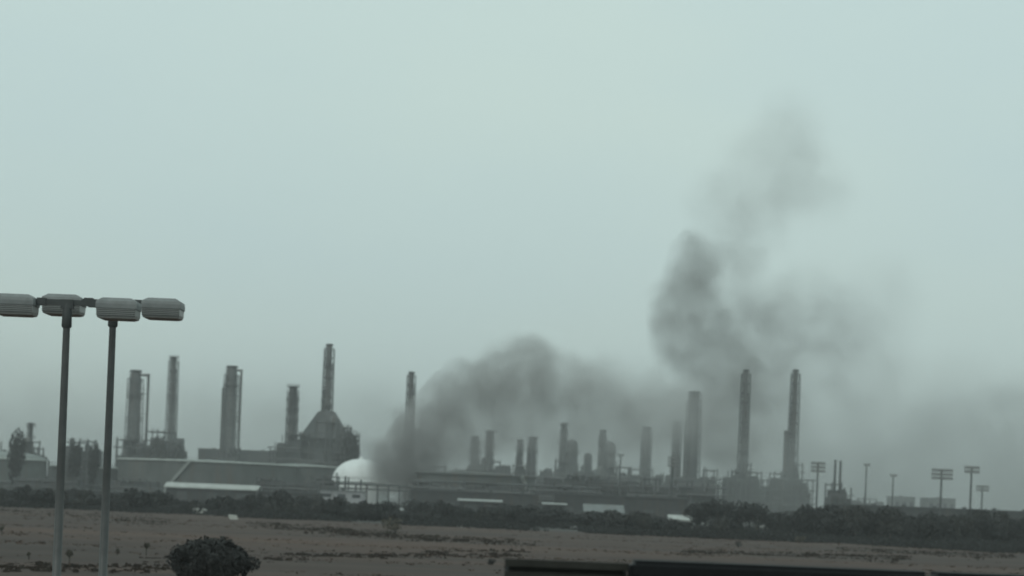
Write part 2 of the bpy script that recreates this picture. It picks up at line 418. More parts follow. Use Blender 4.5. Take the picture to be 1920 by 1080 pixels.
    if side:                                           # overhead line that leaves the head and runs down beside the vessel
        for (dx, pyt, wpx) in side:
            zt = P(top[0], pyt, Y).z; xo = dx * k; rr = wpx * k / 2
            pb = MB(); pb.tube((xo, -.4, 0), (xo, -.4, zt), rr, n=10)
            pb.tube((0, -.4, zt - rr), (xo, -.4, zt - rr), rr * .95, n=10)
            for q in range(1, 6): pb.box((xo / 2, -.4, zt * q / 6), (abs(xo), .25, .25))
            pb.build("side_pipe", STEEL, t)
    if base: base(t, k, r0)
    return t

# framed base, hood and firebox below a stack (a fired heater)
def heater_base(w0, w1, w2, pys, Y, px):
    def f(t, k, r0):
        z = [P(px, p, Y).z for p in pys]                # hood top, hood bottom
        MB().frustum((0, 0), (w1 * k, w1 * k * .8), (w0 * k, w0 * k), z[1], z[0]).build("hood", STEELD, t)
        MB().frustum((0, 0), (w2 * k, w2 * k * .7), (w1 * k, w1 * k * .8), z[1] * .62, z[1] - .02).build("convection_box", STEELD, t)
        MB().box((0, 0, z[1] * .31), (w2 * k, w2 * k * .7, z[1] * .62 - .04)).build("firebox", STEELD, t)
        rb = MB()
        for q in range(7):
            xx = -w2 * k / 2 + w2 * k * q / 6; rb.box((xx, -w2 * k * .36, z[1] * .31), (.35, .5, z[1] * .62 - .1))
        for zz in (z[1] * .2, z[1] * .45): rb.box((0, -w2 * k * .36 - .3, zz), (w2 * k + .6, .3, .35))
        rb.build("buckstay", STEEL, t)
        lb = MB()
        for zz in (z[1] * .62, z[1]):
            lb.box((0, -w1 * k * .42 - .8, zz), (w1 * k + 3, 1.6, .2))
            lb.box((0, -w1 * k * .42 - 1.55, zz + 1.1), (w1 * k + 3, .1, .1))
            for q in range(9): lb.box((-w1 * k / 2 - 1.4 + (w1 * k + 2.8) * q / 8, -w1 * k * .42 - 1.55, zz + .6), (.1, .1, 1.1))
        lb.build("walkway", STEELD, t)
    return f

Y0 = 880.0
stack("distillation_column", "thick grey column with overhead pipe down its right side, leftmost of the tall columns", "column", 875, 247, (250, 694), 30, 24, (742, 790, 828), STEEL, nose=True, side=((24, 700, 5),))
stack("chimney_stack", "slim grey chimney between the leftmost column and the wide column with pipe", "chimney", 890, 317, (321, 669), 20, 16, (672, 745), CONC)
stack("distillation_column", "wide grey column with a thin pipe parted from its right side by a gap", "column", 880, 427, (432, 686), 29, 24, (725, 790), STEEL, nose=True, side=((18, 692, 4), (-15, 727, 5)))
stack("distillation_column", "short column with crowded platforms left of the tallest chimney", "column", 870, 543, (546, 724), 22, 18, (726, 737, 752, 770, 790), STEELD, ladder=-1)
stack("chimney_stack", "tallest chimney, rising out of a sloped furnace hood", "chimney", 885, 608, (612, 645), 23, 17, (686, 762), CONC, base=heater_base(30, 92, 104, (772, 822), 885, 608))
stack("chimney_stack", "slim chimney whose foot is lost in the dark smoke", "chimney", 930, 764, (770, 697), 18, 15, (760,), CONC)
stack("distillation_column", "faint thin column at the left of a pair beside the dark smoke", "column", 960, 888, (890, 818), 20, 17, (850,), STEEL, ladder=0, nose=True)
stack("distillation_column", "darker thin column at the right of a pair beside the dark smoke", "column", 930, 916, (918, 808), 17, 15, (812, 840), STEELD)
stack("distillation_column", "narrow column left half of the close pair in the middle of the refinery", "column", 930, 973, (976, 824), 13, 12, (845,), STEELD)
stack("distillation_column", "broader column right half of the close pair in the middle of the refinery", "column", 920, 996, (999, 820), 22, 17, (824, 848), STEELD)
stack("distillation_column", "slender column with a stouter vessel leaning close on its right", "column", 925, 1054, (1057, 794), 16, 13, (798, 832), STEELD)
stack("reactor_vessel", "stout round headed vessel right of the slender mid refinery column", "vessel", 915, 1070, (1071, 824), 24, 22, (850,), STEELD, rim=False, nose=True, group=None)
stack("reactor_vessel", "small dark vessel between the stout vessel and the next column", "vessel", 925, 1101, (1102, 849), 18, 15, (), STEELD, rim=False, nose=True, ladder=0, group=None)
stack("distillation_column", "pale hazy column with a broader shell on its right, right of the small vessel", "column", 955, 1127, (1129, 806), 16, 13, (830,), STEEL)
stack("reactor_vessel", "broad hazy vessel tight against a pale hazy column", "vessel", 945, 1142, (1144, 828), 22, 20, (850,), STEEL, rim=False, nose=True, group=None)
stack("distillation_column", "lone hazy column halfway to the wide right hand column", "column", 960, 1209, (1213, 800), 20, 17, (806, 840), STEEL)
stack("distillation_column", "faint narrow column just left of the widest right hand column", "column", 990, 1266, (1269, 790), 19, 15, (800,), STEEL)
stack("distillation_column", "widest column of the right side, below the tall smoke plume", "column", 955, 1296, (1301, 734), 30, 24, (742, 772, 820), STEELD, nose=True, side=((-15, 790, 4),))
stack("chimney_stack", "left one of the two equal chimneys right of the smoke plume", "chimney", 905, 1391, (1399, 693), 19, 15, (850,), CONC)
stack("chimney_stack", "right one of the two equal chimneys, with a short pipe on its left", "chimney", 900, 1484, (1492, 693), 20, 15, (855,), CONC, side=((-13, 808, 10),))
stack("vent_stack", "thin left pipe of the twin vent pipes on a dark block", "vent pipe", 800, 1565, (1568, 862), 5, 4, (), STEELD, rim=False, ladder=0, group='twin vent pipes')
stack("vent_stack", "thin right pipe of the twin vent pipes on a dark block", "vent pipe", 800, 1575, (1578, 864), 5, 4, (), STEELD, rim=False, ladder=0, group='twin vent pipes')
stack("vent_stack", "thin vent pipe above the round vessel at the far left", "vent pipe", 830, 54, (58, 793), 9, 8, (800, 822), STEELD, ladder=1, group=None)

# ------------------------------------------------------------------ process units: steel frames with decks, vessels and pipes
def unit(name, label, Y, x0, x1, ytop, seed, floors=3, fill=.6, depth=16.0, cat="process unit", bumps=()):
    rnd = random.Random(seed); k = m_per_px(Y); xc = (x0 + x1) / 2
    c = P(xc, ytop, Y); H = c.z; W = (x1 - x0) * k
    t = thing(name, (c.x, Y, 0), label, cat, 'process units of the refinery')
    nb = max(2, int(W / 5)); fr = MB()
    hs = [H * rnd.uniform(.68, 1.0) for _ in range(nb)]; hs[rnd.randrange(nb)] = H
    cols = [-W / 2 + W * i / nb for i in range(nb + 1)]
    for i, x in enumerate(cols):
        hh = max(hs[max(0, i - 1)], hs[min(nb - 1, i)])
        for y in (-depth / 2, depth / 2): fr.box((x, y, hh / 2), (.5, .5, hh))
    fr.build("frame", STEELD, t)
    for f in range(1, floors + 1):
        z = H * f / floors * .96; db = MB()
        for i in range(nb):
            if hs[i] < z: continue
            db.box(((cols[i] + cols[i+1]) / 2, 0, z), (W / nb, depth + 1.2, .35))
            db.box(((cols[i] + cols[i+1]) / 2, -depth / 2 - .5, z + 1.15), (W / nb, .1, .1))
            db.box((cols[i] + .1, -depth / 2 - .5, z + .6), (.1, .1, 1.1))
        if db.v: db.build("deck", STEEL, t)
    for i in range(nb):
        if rnd.random() > fill: continue
        x = (cols[i] + cols[i+1]) / 2; r = min(W / nb * .42, 3.2) * rnd.uniform(.6, 1)
        if rnd.random() < .55:
            h = min(hs[i] * rnd.uniform(.75, 1.12), H * 1.05)
            MB().lathe((x, rnd.uniform(-3, 1), 0), [(r, 0), (r, h - r), (r * .8, h - r * .4), (r * .25, h)], 16).build("vessel", rnd.choice([STEEL, TANKP, STEELD]), t)
        else:
            z = hs[i] * rnd.uniform(.35, .75)
            MB().tube((x - W / nb * .45, -depth * .3, z), (x + W / nb * .45, -depth * .3, z), r * .6, n=14).build("drum", rnd.choice([STEEL, TANKP]), t)
    # dense equipment that fills the lower floors
    eb = MB()
    for i in range(nb * 12):
        x = rnd.uniform(-W / 2, W / 2); h = H * rnd.uniform(.3, .9); ww = min(W * .4, rnd.uniform(2, 5)); x = max(-W / 2 + ww / 2, min(W / 2 - ww / 2, x))
        eb.box((x, rnd.uniform(-depth * .35, depth * .35), h / 2), (ww, rnd.uniform(2, 5), h), rnd.uniform(-.03, .03))
    eb.build("equipment", STEELD, t)
    pb = MB()
    for q in range(5):
        z = H * rnd.uniform(.2, .85); pb.tube((-W / 2 - 1, -depth / 2 - rnd.uniform(.6, 1.4), z), (W / 2 + 1, -depth / 2 - rnd.uniform(.6, 1.4), z), rnd.uniform(.15, .35), n=6)
    for q in range(nb):
        x = rnd.uniform(-W / 2, W / 2); pb.tube((x, -depth / 2 - .8, 0), (x, -depth / 2 - .8, H * rnd.uniform(.5, 1.08)), rnd.uniform(.12, .3), n=6)
    pb.build("pipework", STEEL, t)
    return t
unit("process_unit", "dense steel frame round the foot of the leftmost tall column", 868, 226, 276, 822, 1)
unit("process_unit", "cluttered steel frame round the foot of the slim chimney", 872, 280, 346, 806, 2, 4, .8)
unit("process_unit", "low frame of decks at the foot of the wide column with pipe", 865, 410, 446, 838, 3)
unit("process_unit", "narrow pipe frame left of the short column with platforms", 862, 512, 568, 810, 4, 4, .5)
unit("process_unit", "stubby cluster of vessels right of the sloped furnace hood", 872, 640, 672, 797, 5, 4, 1.0)
unit("process_unit", "far left tangle of decks above a grey round tank", 822, 12, 66, 824, 6, 3, .9)
unit("process_unit", "low frame right of the far left vent pipe", 828, 62, 84, 838, 7, 2, .5)
unit("process_unit", "left small frame between the two lamp posts", 836, 128, 156, 826, 8, 3, .8)
unit("process_unit", "right small frame between the two lamp posts", 838, 158, 188, 824, 9, 3, .8)
unit("process_unit", "long low frame behind the dark smoke", 940, 775, 875, 872, 10, 2, .7)
unit("process_unit", "frame at the feet of the pair of columns beside the smoke", 935, 878, 958, 862, 11, 3, .6)
unit("process_unit", "frame joining the close pair of mid refinery columns", 930, 962, 1040, 872, 12, 3, .6)
unit("process_unit", "frame below the stout round headed vessel", 920, 1042, 1092, 862, 13, 3, .8)
unit("process_unit", "frame below the pale hazy column and its broad vessel", 940, 1096, 1180, 872, 14, 3, .8)
unit("process_unit", "low frame at the foot of the lone hazy column", 945, 1182, 1262, 878, 15, 2, .8)
unit("process_unit", "wide cluttered frame at the foot of the widest right hand column", 935, 1262, 1342, 878, 16, 3, .9)
unit("process_unit", "dense dark frame round the foot of the left equal chimney", 895, 1354, 1424, 882, 17, 3, 1.0)
unit("process_unit", "narrow taller frame against the left equal chimney", 890, 1376, 1404, 868, 27, 3, 1.0)
unit("process_unit", "dense dark frame round the foot of the right equal chimney", 892, 1448, 1520, 886, 28, 3, 1.0)
unit("process_unit", "narrow taller frame against the right equal chimney", 887, 1470, 1500, 868, 29, 3, 1.0)
unit("process_unit", "frame between the two equal chimneys", 905, 1408, 1462, 898, 18, 2, .8)
unit("process_unit", "dark block below the twin vent pipes", 805, 1554, 1590, 906, 20, 3, 1.0)
unit("process_unit", "low hazy frame right of the twin vent pipes", 900, 1592, 1660, 934, 21, 2, .7)

# ------------------------------------------------------------------ plain blocks, tanks, dome
def block(name, label, cat, Y, x0, x1, ytop, depth=14, wall=WALLM, roof=ROOFGREY, group=None, gable=0.0, doors=2, wins=0, over=.4, roof_t=.35, rz=0.0):
    k = m_per_px(Y); c = P((x0 + x1) / 2, ytop, Y); W = (x1 - x0) * k; H = c.z - gable - roof_t
    t = thing(name, (c.x, Y + depth / 2, 0), label, cat, group, rz)
    MB().box((0, 0, H / 2 - .1), (W, depth, H + .2)).build("wall", wall, t)
    rb = MB()
    if gable:
        x, y = W / 2 + over, depth / 2 + over
        vs = [(-x, -y, H), (x, -y, H), (x, 0, H + gable), (-x, 0, H + gable), (-x, y, H), (x, y, H)]
        vs += [(a, b, c_ + roof_t) for a, b, c_ in vs]
        rb.add(vs, [(0,3,2,1),(3,4,5,2),(6,7,8,9),(9,8,11,10),(0,1,7,6),(4,10,11,5),(0,6,9,3),(3,9,10,4),(1,2,8,7),(2,5,11,8)])
        gb = MB(); gb.add([(-W/2, -depth/2, H), (-W/2, depth/2, H), (-W/2, 0, H + gable - .05), (W/2, -depth/2, H), (W/2, depth/2, H), (W/2, 0, H + gable - .05)], [(0,2,1), (3,4,5)])
        gb.build("gable_end", wall, t)
    else:
        rb.box((0, 0, H + roof_t / 2 + .01), (W + 2 * over, depth + 2 * over, roof_t))
    ro = rb.build("roof", roof, t)
    if not gable:
        vb = MB()
        for q in range(max(1, int(W / 9))):
            vb.box((-W / 2 + W * (q + .5) / max(1, int(W / 9)), 0, H + roof_t + .3), (1.2, 1.2, .6))
        vb.build("roof_vent", STEELD, ro)
    for q in range(doors):
        xx = W * ((q + .5) / doors - .5) + .3
        MB().box((xx, -depth / 2 - .04, min(H, 3.2) / 2), (min(3.0, W / (doors + 1)), .1, min(H * .85, 3.2))).build("door", STEELD, t)
    for q in range(wins):
        xx = W * ((q + .5) / wins - .5)
        fo_ = MB().box((xx, -depth / 2 - .05, H * .72), (W / wins * .55, .12, H * .22)).build("window", WALLD, t)
        MB().box((xx, -depth / 2 - .12, H * .72), (W / wins * .48, .04, H * .17)).build("pane", DARKGLASS, fo_)
    return t
block("plant_building", "flat roofed dark building linking the wide column and the short column", "building", 890, 372, 512, 843, 18, STEELD, ROOFGREY, doors=3)
block("plant_building", "low flat building behind the sloped furnace hood", "building", 905, 512, 666, 850, 18, STEELD, ROOFGREY, doors=3)
block("plant_building", "far hazy square block right of the small lamp masts", "building", 1050, 1676, 1716, 931, 20, WALLM, ROOFGREY, doors=1, wins=3)
block("plant_building", "far hazy block behind the crowded floodlight mast", "building", 1050, 1740, 1792, 934, 20, WALLM, ROOFGREY, doors=1, wins=4)

def tank(name, label, Y, xc, wpx, ytop, stair=None, dome=0.0, shell=TANKP, roof=TANKROOF, rim=PALE, group='oil storage tanks', ribs=True):
    k = m_per_px(Y); r = wpx * k / 2; c = P(xc, ytop, Y - r * .0); H = P(xc, ytop, Y - r).z
    t = thing(name, (c.x, Y, 0), label, "tank", group)
    n = 72
    MB().lathe((0, 0, 0), [(r, -.3), (r, H)], n).build("shell", shell, t)
    if dome:
        prof = [(r * math.cos(a), H + .02 + dome * math.sin(a)) for a in [math.pi / 2 * q / 12 for q in range(12)]] + [(r * .02, H + .02 + dome)]
        ro = MB().lathe((0, 0, 0), prof, n).build("dome_roof", roof, t)
        MB().lathe((0, 0, H + dome), [(.9, -.1), (.9, .7), (.2, .9)], 12).build("roof_vent", shell, ro)
    else:
        MB().lathe((0, 0, H - .5), [(r - .3, 0), (r * .5, .9), (.4, 1.4)], n).build("roof", roof, t)
    MB().lathe((0, 0, H - .7), [(r - .05, 0), (r + .75, .05), (r + .75, .55), (r - .05, .75)], n, cap=False).build("wind_girder", rim, t)
    if ribs:
        for q in range(1, 5):
            z = H * q / 5.2
            MB().lathe((0, 0, z), [(r - .03, 0), (r + .07, 0), (r + .07, .14), (r - .03, .14)], n, cap=False).build("course_seam", shell, t)
    rb = MB()
    for q in range(60):
        a = 2 * math.pi * q / 60; rb.tube(((r + .6) * math.cos(a), (r + .6) * math.sin(a), H), ((r + .6) * math.cos(a), (r + .6) * math.sin(a), H + 1.2), .05, n=4, caps=False)
    rb.lathe((0, 0, H + 1.15), [(r + .56, 0), (r + .64, 0), (r + .64, .08), (r + .56, .08)], n, cap=False)
    rb.build("railing", STEEL, t)
    if stair:                                            # (x at ground, x at rim) as shares of the radius on the near side
        a0, a1 = -math.pi / 2 + math.asin(stair[0]), -math.pi / 2 + math.asin(stair[1])
        st = MB(); tr = MB(); N = int(H / .42)
        for q in range(N):
            f = q / (N - 1); a = a0 + (a1 - a0) * f; z = .2 + (H - .4) * f
            tr.box(((r + .65) * math.cos(a), (r + .65) * math.sin(a), z), (abs(a1 - a0) * r / N * 1.1 + .2, 1.2, .12), a + math.pi / 2)
        for off, dz in ((.05, 0), (1.25, 0), (1.25, 1.1)):
            for q in range(20):
                p0, p1 = [Vector(((r + off) * math.cos(a0 + (a1 - a0) * f), (r + off) * math.sin(a0 + (a1 - a0) * f), .2 + (H - .4) * f + dz)) for f in (q / 20, (q + 1) / 20)]
                st.tube(p0, p1, .14 if dz == 0 else .07, n=5, caps=False)
        for q in range(24):
            f0, f1 = q / 24, (q + 1) / 24; A0, A1 = a0 + (a1 - a0) * f0, a0 + (a1 - a0) * f1; z0, z1 = .2 + (H - .4) * f0, .2 + (H - .4) * f1; ro_ = r + 1.34
            st.add([(ro_ * math.cos(A0), ro_ * math.sin(A0), z0 - .3), (ro_ * math.cos(A1), ro_ * math.sin(A1), z1 - .3), (ro_ * math.cos(A1), ro_ * math.sin(A1), z1 + .35), (ro_ * math.cos(A0), ro_ * math.sin(A0), z0 + .35)], [(0, 1, 2, 3)])
        so_ = st.build("stair", PALE, t); tr.build("tread", PALE, so_)
    return t
tank("storage_tank", "very wide grey tank with a pale stair climbing its near side", 830, 392, 334, 864, stair=(-.36, -.04))
tank("storage_tank", "wide grey tank right of the stair tank, beside the white dome", 845, 566, 152, 872)
tank("storage_tank", "grey tank at the far left edge of the refinery", 800, 8, 152, 858, dome=2.6)
tank("storage_tank", "dull grey tank behind the two lamp posts", 850, 158, 128, 874)
tank("domed_tank", "white domed tank half hidden by the dark smoke", 790, 676, 106, 901, dome=8.6, shell=WHITE, roof=WHITE, rim=WHITE, group=None, ribs=False)
tank("storage_tank", "wide low tank with a pale stair on its right flank", 745, 892, 222, 888, stair=(.96, .74), shell=TANKD, roof=TANKD, rim=TANKD)
unit("process_unit", "front frame crowded with vessels below the stout round headed vessel", 815, 1012, 1092, 889, 31, 3, 1.0, 22)
unit("process_unit", "front frame crowded with vessels below the pale hazy column", 820, 1094, 1176, 893, 32, 3, .9, 22)
unit("process_unit", "front frame with uneven decks below the lone hazy column", 810, 1178, 1262, 896, 33, 3, .9, 22)
unit("process_unit", "front frame with uneven decks left of the equal chimneys", 815, 1264, 1352, 902, 34, 3, .9, 22)

unit("process_unit", "low dark pump frame in front of the far left grey tanks", 690, 40, 150, 893, 41, 2, .7, 12)
unit("process_unit", "low dark pump frame right of the bright pale roof", 680, 486, 598, 897, 42, 2, .6, 12)
unit("process_unit", "low dark manifold frame right of the right lamp post", 700, 206, 300, 897, 43, 2, .6, 12)
unit("process_unit", "low dark manifold frame left below the tank with the flank stair", 680, 776, 868, 903, 44, 2, .7, 12)
unit("process_unit", "low dark manifold frame in the middle, right of the flank stair", 680, 1004, 1110, 906, 45, 2, .7, 12)
unit("process_unit", "tangle of decks and pipes left of the sloped furnace hood", 862, 566, 602, 812, 51, 4, .9)
unit("process_unit", "tall narrow pipe frame against the front of the sloped furnace hood", 858, 594, 634, 786, 52, 5, .8, 8)
unit("process_unit", "tangle of decks and pipes at the right foot of the sloped furnace hood", 862, 624, 660, 814, 53, 4, 1.0)
unit("process_unit", "low dark valve frame left of the white dome", 730, 586, 634, 892, 54, 2, .8, 8)
unit("process_unit", "low dark valve frame in front of the flank stair tank", 690, 872, 990, 904, 55, 2, .6, 8)
# pipe rack in front of the white dome
def pipe_rack(label, Y, x0, x1, ytop, legs):
    k = m_per_px(Y); a, b_ = P(x0, ytop, Y), P(x1, ytop, Y); zc = P((x0 + x1) / 2, ytop, Y).z; xc = (a.x + b_.x) / 2; W = b_.x - a.x
    t = thing("pipe_rack", (xc, Y, 0), label, "pipe rack", 'pipe racks in front of the tanks')
    for q in range(legs):
        x = -W / 2 + W * q / (legs - 1)
        lb = MB(); lb.box((x, -2, zc / 2), (.35, .35, zc)); lb.box((x, 2, zc / 2), (.35, .35, zc)); lb.box((x, 0, zc - 2.2), (.3, 3.6, .3)); lb.box((x, 0, zc - .5), (.3, 3.6, .3))
        lb.build("leg", STEELD, t)
    for (y, z, r) in ((-1.6, -.1, .28), (-.6, -.1, .35), (.5, -.1, .22), (1.5, -.1, .3), (-1.3, -1.8, .35), (.1, -1.8, .28), (1.3, -1.8, .3)):
        MB().tube((-W / 2 - 1.5, y, zc + z), (W / 2 + 1.5, y, zc + z), r, n=8).build("pipe", STEELD if r < .3 else STEEL, t)
    return t
pipe_rack("dark pipe rack crossing in front of the white dome", 735, 606, 770, 908, 9)
pipe_rack("dark pipe rack in front of the far left grey tanks", 700, -20, 262, 908, 14)
pipe_rack("long pipe rack below the tank with the right flank stair", 690, 778, 1120, 908, 16)
def pipe_cluster(label, Y, pxs, base):
    c = P(pxs[0][0], base, Y)
    t = thing("standpipe_group", (c.x, Y, 0), label, "standpipes")
    for px, py, wpx in pxs:
        p = P(px, py, Y); MB().tube((p.x - c.x, 0, 0), (p.x - c.x, 0, p.z), wpx * m_per_px(Y) / 2, n=8).build("pipe", STEELD, t)
    MB().box((P(pxs[-1][0], base, Y).x / 2 - c.x / 2, 0, 2.5), (abs(P(pxs[-1][0], base, Y).x - c.x) + 1, .3, .3)).build("crossbar", STEELD, t)
    return t
pipe_cluster("four thin dark standpipes in front of the white dome", 715, [(632, 886, 3), (648, 893, 4), (654, 895, 3), (677, 899, 3)], 930)

# ------------------------------------------------------------------ sheds between the trees
block("long_shed", "long shed with a bright pale roof in front of the widest tank", "shed", 610, 312, 480, 907, 9, WALLD, ROOFPALE, gable=1.3, doors=3, over=.7)
block("store_house", "pale walled low building below the white dome", "building", 640, 600, 682, 919, 8, mat("pale_wall", (.34, .34, .35), .9, .2, .3, streak=.5), ROOFGREY, doors=1, wins=3)
block("open_shed", "thin pale roofed shed below the dark smoke", "shed", 470, 686, 768, 952, 7, WALLD, ROOFMID, gable=.4, doors=2, over=.6, roof_t=.2)
block("open_shed", "shed with a bright narrow roof in the middle of the tree belt", "shed", 500, 862, 938, 936, 7, WALLD, ROOFMID, gable=.45, doors=2, over=.6, roof_t=.2)
block("open_shed", "small shed with a slight pale roof right of the middle shed", "shed", 490, 1020, 1060, 943, 6, WALLD, ROOFMID, gable=.3, doors=1, over=.5, roof_t=.2)
block("gable_house", "grey gabled house at the belt left of the big dark trees", "house", 455, 1100, 1166, 946, 9, WALLD, ROOFGREY, gable=1.7, doors=1, wins=2, over=.7)
block("gable_house", "small pale house with a light wall at the field edge", "house", 400, 1258, 1300, 966, 7, mat("pale_house_wall", (.30, .31, .30), .9, .2, .4, streak=.5), ROOFPALE, gable=.9, doors=1, wins=2)
block("long_shed", "long dark warehouse under the right floodlight masts", "warehouse", 640, 1560, 1960, 952, 14, WALLD, STEELD, gable=0, doors=6, over=.5)
block("long_shed", "long dark warehouse between the lamp posts and the pale roofed shed", "warehouse", 560, 110, 300, 921, 10, WALLD, STEELD, doors=4)
block("long_shed", "dark low warehouse right of the pale roofed shed", "warehouse", 590, 484, 600, 922, 10, WALLD, STEELD, doors=3)
block("long_shed", "dark low warehouse behind the middle sheds", "warehouse", 600, 770, 1010, 922, 10, WALLD, STEELD, doors=5)
block("long_shed", "dark low warehouse behind the grey gabled house", "warehouse", 610, 1040, 1290, 930, 10, WALLD, STEELD, doors=5)

# ------------------------------------------------------------------ floodlight masts
def mast(label, Y, px, top, head_w, rows, per_row, pole_w=4.0, small=False):
    k = m_per_px(Y); p = P(px, top, Y); zt = p.z
    t = thing("floodlight_mast", (p.x, Y, 0), label, "floodlight mast", 'floodlight masts')
    MB().tube((0, 0, -.3), (0, 0, zt), pole_w * k / 2, pole_w * k * .35, 10).build("pole", STEELD, t)
    W = head_w * k
    for r in range(rows):
        z = zt - .25 - r * 1.15
        MB().box((0, -.35, z), (W, .14, .14)).build("crossbar", STEELD, t)
        for q in range(per_row):
            x = -W / 2 + W * (q + .5) / per_row
            s = min(1.15, W / per_row * .86)
            lb = MB().frustum((x, -.75), (s, .6), (s * .8, .45), z - max(.42, s * .6), z + max(.36, s * .5))
            lo = lb.build("floodlight", STEEL, t)
            MB().box((x, -1.08, z - .05), (s * .8, .05, s * .6)).build("lens", LENS, lo)
    return t
mast("floodlight mast with a broad pale head right of the two equal chimneys", 600, 1534, 867, 27, 3, 6)
mast("floodlight mast in front of the widest right hand column", 620, 1262, 857, 20, 3, 5)
mast("thin mast with a small cross head right of the twin vent pipes", 700, 1625, 870, 13, 1, 3, 3.2)
mast("faint short mast with a small cross head above the far square block", 820, 1675, 890, 14, 1, 3, 3.2)
mast("floodlight mast with the widest most crowded head", 580, 1766, 880, 40, 3, 9, 4.6)
mast("floodlight mast with a neat double row head right of the crowded one", 560, 1822, 875, 29, 2, 6, 4.6)
mast("low faint floodlight mast at the right end of the row", 680, 1842, 911, 24, 2, 6, 3.6)
mast("tiny mast with cross head among the hazy mid refinery columns", 780, 1164, 852, 12, 1, 3, 3.0)

# ------------------------------------------------------------------ trees and shrubs of the belt
rt = random.Random(21)
LAND = [(20, "far left grey tank"), (60, "far left vent pipe"), (112, "left lamp post"), (155, "frames between the lamp posts"), (198, "right lamp post"), (247, "leftmost tall column"), (317, "slim chimney of the left side"), (365, "stair of the widest tank"), (432, "wide column with a pipe"), (490, "end of the bright roof"), (543, "short column with platforms"), (608, "tallest chimney"), (655, "left half of the white dome"), (700, "right half of the white dome"), (764, "chimney lost in smoke"), (820, "darkest smoke"), (900, "column pair beside smoke"), (985, "close column pair"), (1035, "small middle shed"), (1068, "stout vessel"), (1130, "grey gabled house"), (1180, "gap beside the gabled house"), (1209, "lone hazy column"), (1262, "small pale house"), (1490, "right equal chimney"), (1532, "broad headed floodlight mast"), (1571, "twin vent pipes"), (1625, "thin cross headed mast"), (1680, "far square block"), (1730, "gap between far blocks"), (1766, "crowded floodlight mast"), (1824, "double row floodlight mast"), (1870, "low faint floodlight mast"), (1920, "right edge of the picture")]
SPOTS = []
for q in range(150):
    px = -30 + 1990 * (q + rt.uniform(.05, .95)) / 150
    if 1290 < px < 1462 and rt.random() < .75: continue
    for row in range(2 if q % 3 else 1):
        Y = (rt.uniform(345, 400), rt.uniform(405, 520))[row if q % 2 else 1 - row if row else rt.randrange(2)]
        x = P(px, 950, Y).x
        e = field_edge(x) + 10
        Y = max(Y, e + rt.uniform(0, 22)); x = P(px, 950, Y).x
        kinds = (1, 4, 5, 4) if Y < e + 30 else (0, 1, 4, 3, 1)
        i = rt.choice(kinds); s = rt.uniform(.72, 1.0)
        l = min(range(len(LAND)), key=lambda k: abs(LAND[k][0] - px)); off = px - LAND[l][0]
        SPOTS.append(dict(i=i, px=px, x=x, Y=Y, s=s, key=(l, -1 if off < -9 else 1 if off > 9 else 0, PROTO_SZ[i][2])))
ENV = [(-60, 926), (100, 924), (230, 930), (310, 936), (480, 930), (620, 938), (690, 953), (760, 956), (850, 950), (940, 948), (1020, 953), (1100, 964), (1166, 958), (1245, 968), (1256, 981), (1304, 981), (1312, 945), (1450, 945), (1475, 957), (1700, 964), (1960, 974)]
def env(px):
    for (a, ya), (b, yb) in zip(ENV, ENV[1:]):
        if a <= px <= b: return ya + (yb - ya) * (px - a) / (b - a)
    return 950
for sp in SPOTS:
    same = sorted([o for o in SPOTS if o['key'] == sp['key']], key=lambda o: o['Y']); n = len(same); r = [o is sp for o in same].index(True)
    word = {1: ("",), 2: ("front ", "rear "), 3: ("front ", "middle ", "rear "), 4: ("front ", "second ", "third ", "rear "), 5: ("front ", "second ", "third ", "fourth ", "rear ")}.get(n, ("",) * n)[r]
    l, side, kd = sp['key']
    where = {-1: "just left below the ", 0: "straight below the ", 1: "just right below the "}[side] + LAND[l][1]
    lab = word + "dark " + ("tree" if kd == 'tree' else "bush") + " in the belt, " + where
    s = sp['s']; hz_ = P(sp['px'], env(sp['px']) + rt.choice((rt.uniform(-8, 10), rt.uniform(-8, 10), rt.uniform(-20, -6) if not (300 < sp['px'] < 490 or 850 < sp['px'] < 1310) else 6)), sp['Y']).z / (PROTO_SZ[sp['i']][0] * 1.02)
    hz_ = max(.30, min(hz_, 1.6))
    place_plant(sp['i'], sp['x'], sp['Y'], s * rt.uniform(1.0, 1.45), hz_, lab, "trees and bushes of the belt between field and refinery")
for px, Y, i, sx, sz, lab in ((1308, 392, 0, .95, .90, "leftmost tree of the big dark clump"), (1345, 385, 2, 1.05, .92, "tall left middle tree of the big dark clump"), (1385, 395, 0, 1.15, 1.02, "broad middle tree of the big dark clump"), (1420, 385, 2, .95, .84, "right middle tree of the big dark clump"), (1452, 390, 1, .95, .85, "rightmost small tree of the big dark clump"), (1362, 372, 4, 1.4, 1.2, "bush at the foot of the big dark clump")):
    place_plant(i, P(px, 960, Y).x, Y, sx, sz, lab, None)
for px, py, Y, i, wpx, lab in ((657, 796, 850, 2, 40, "tall dark tree at the right foot of the sloped furnace hood"), (34, 800, 690, 0, 46, "tall ragged tree in front of the far left vent pipe"), (142, 826, 690, 1, 34, "tall dark tree between the lamp posts, nearer the left post"), (178, 824, 700, 0, 30, "tall dark tree between the lamp posts, nearer the right post"), (300, 812, 760, 3, 40, "tall tree behind the widest tank below the slim chimney"), (338, 828, 760, 0, 36, "tall tree behind the widest tank, right of the slim chimney")):
    Y = Y + (180 if 'behind the widest' in lab else 0) * .55
    t_ = P(px, py, Y); place_plant(i, t_.x, Y, wpx * m_per_px(Y) / PROTO_SZ[i][1], t_.z / PROTO_SZ[i][0], lab, "tall trees among the plant")
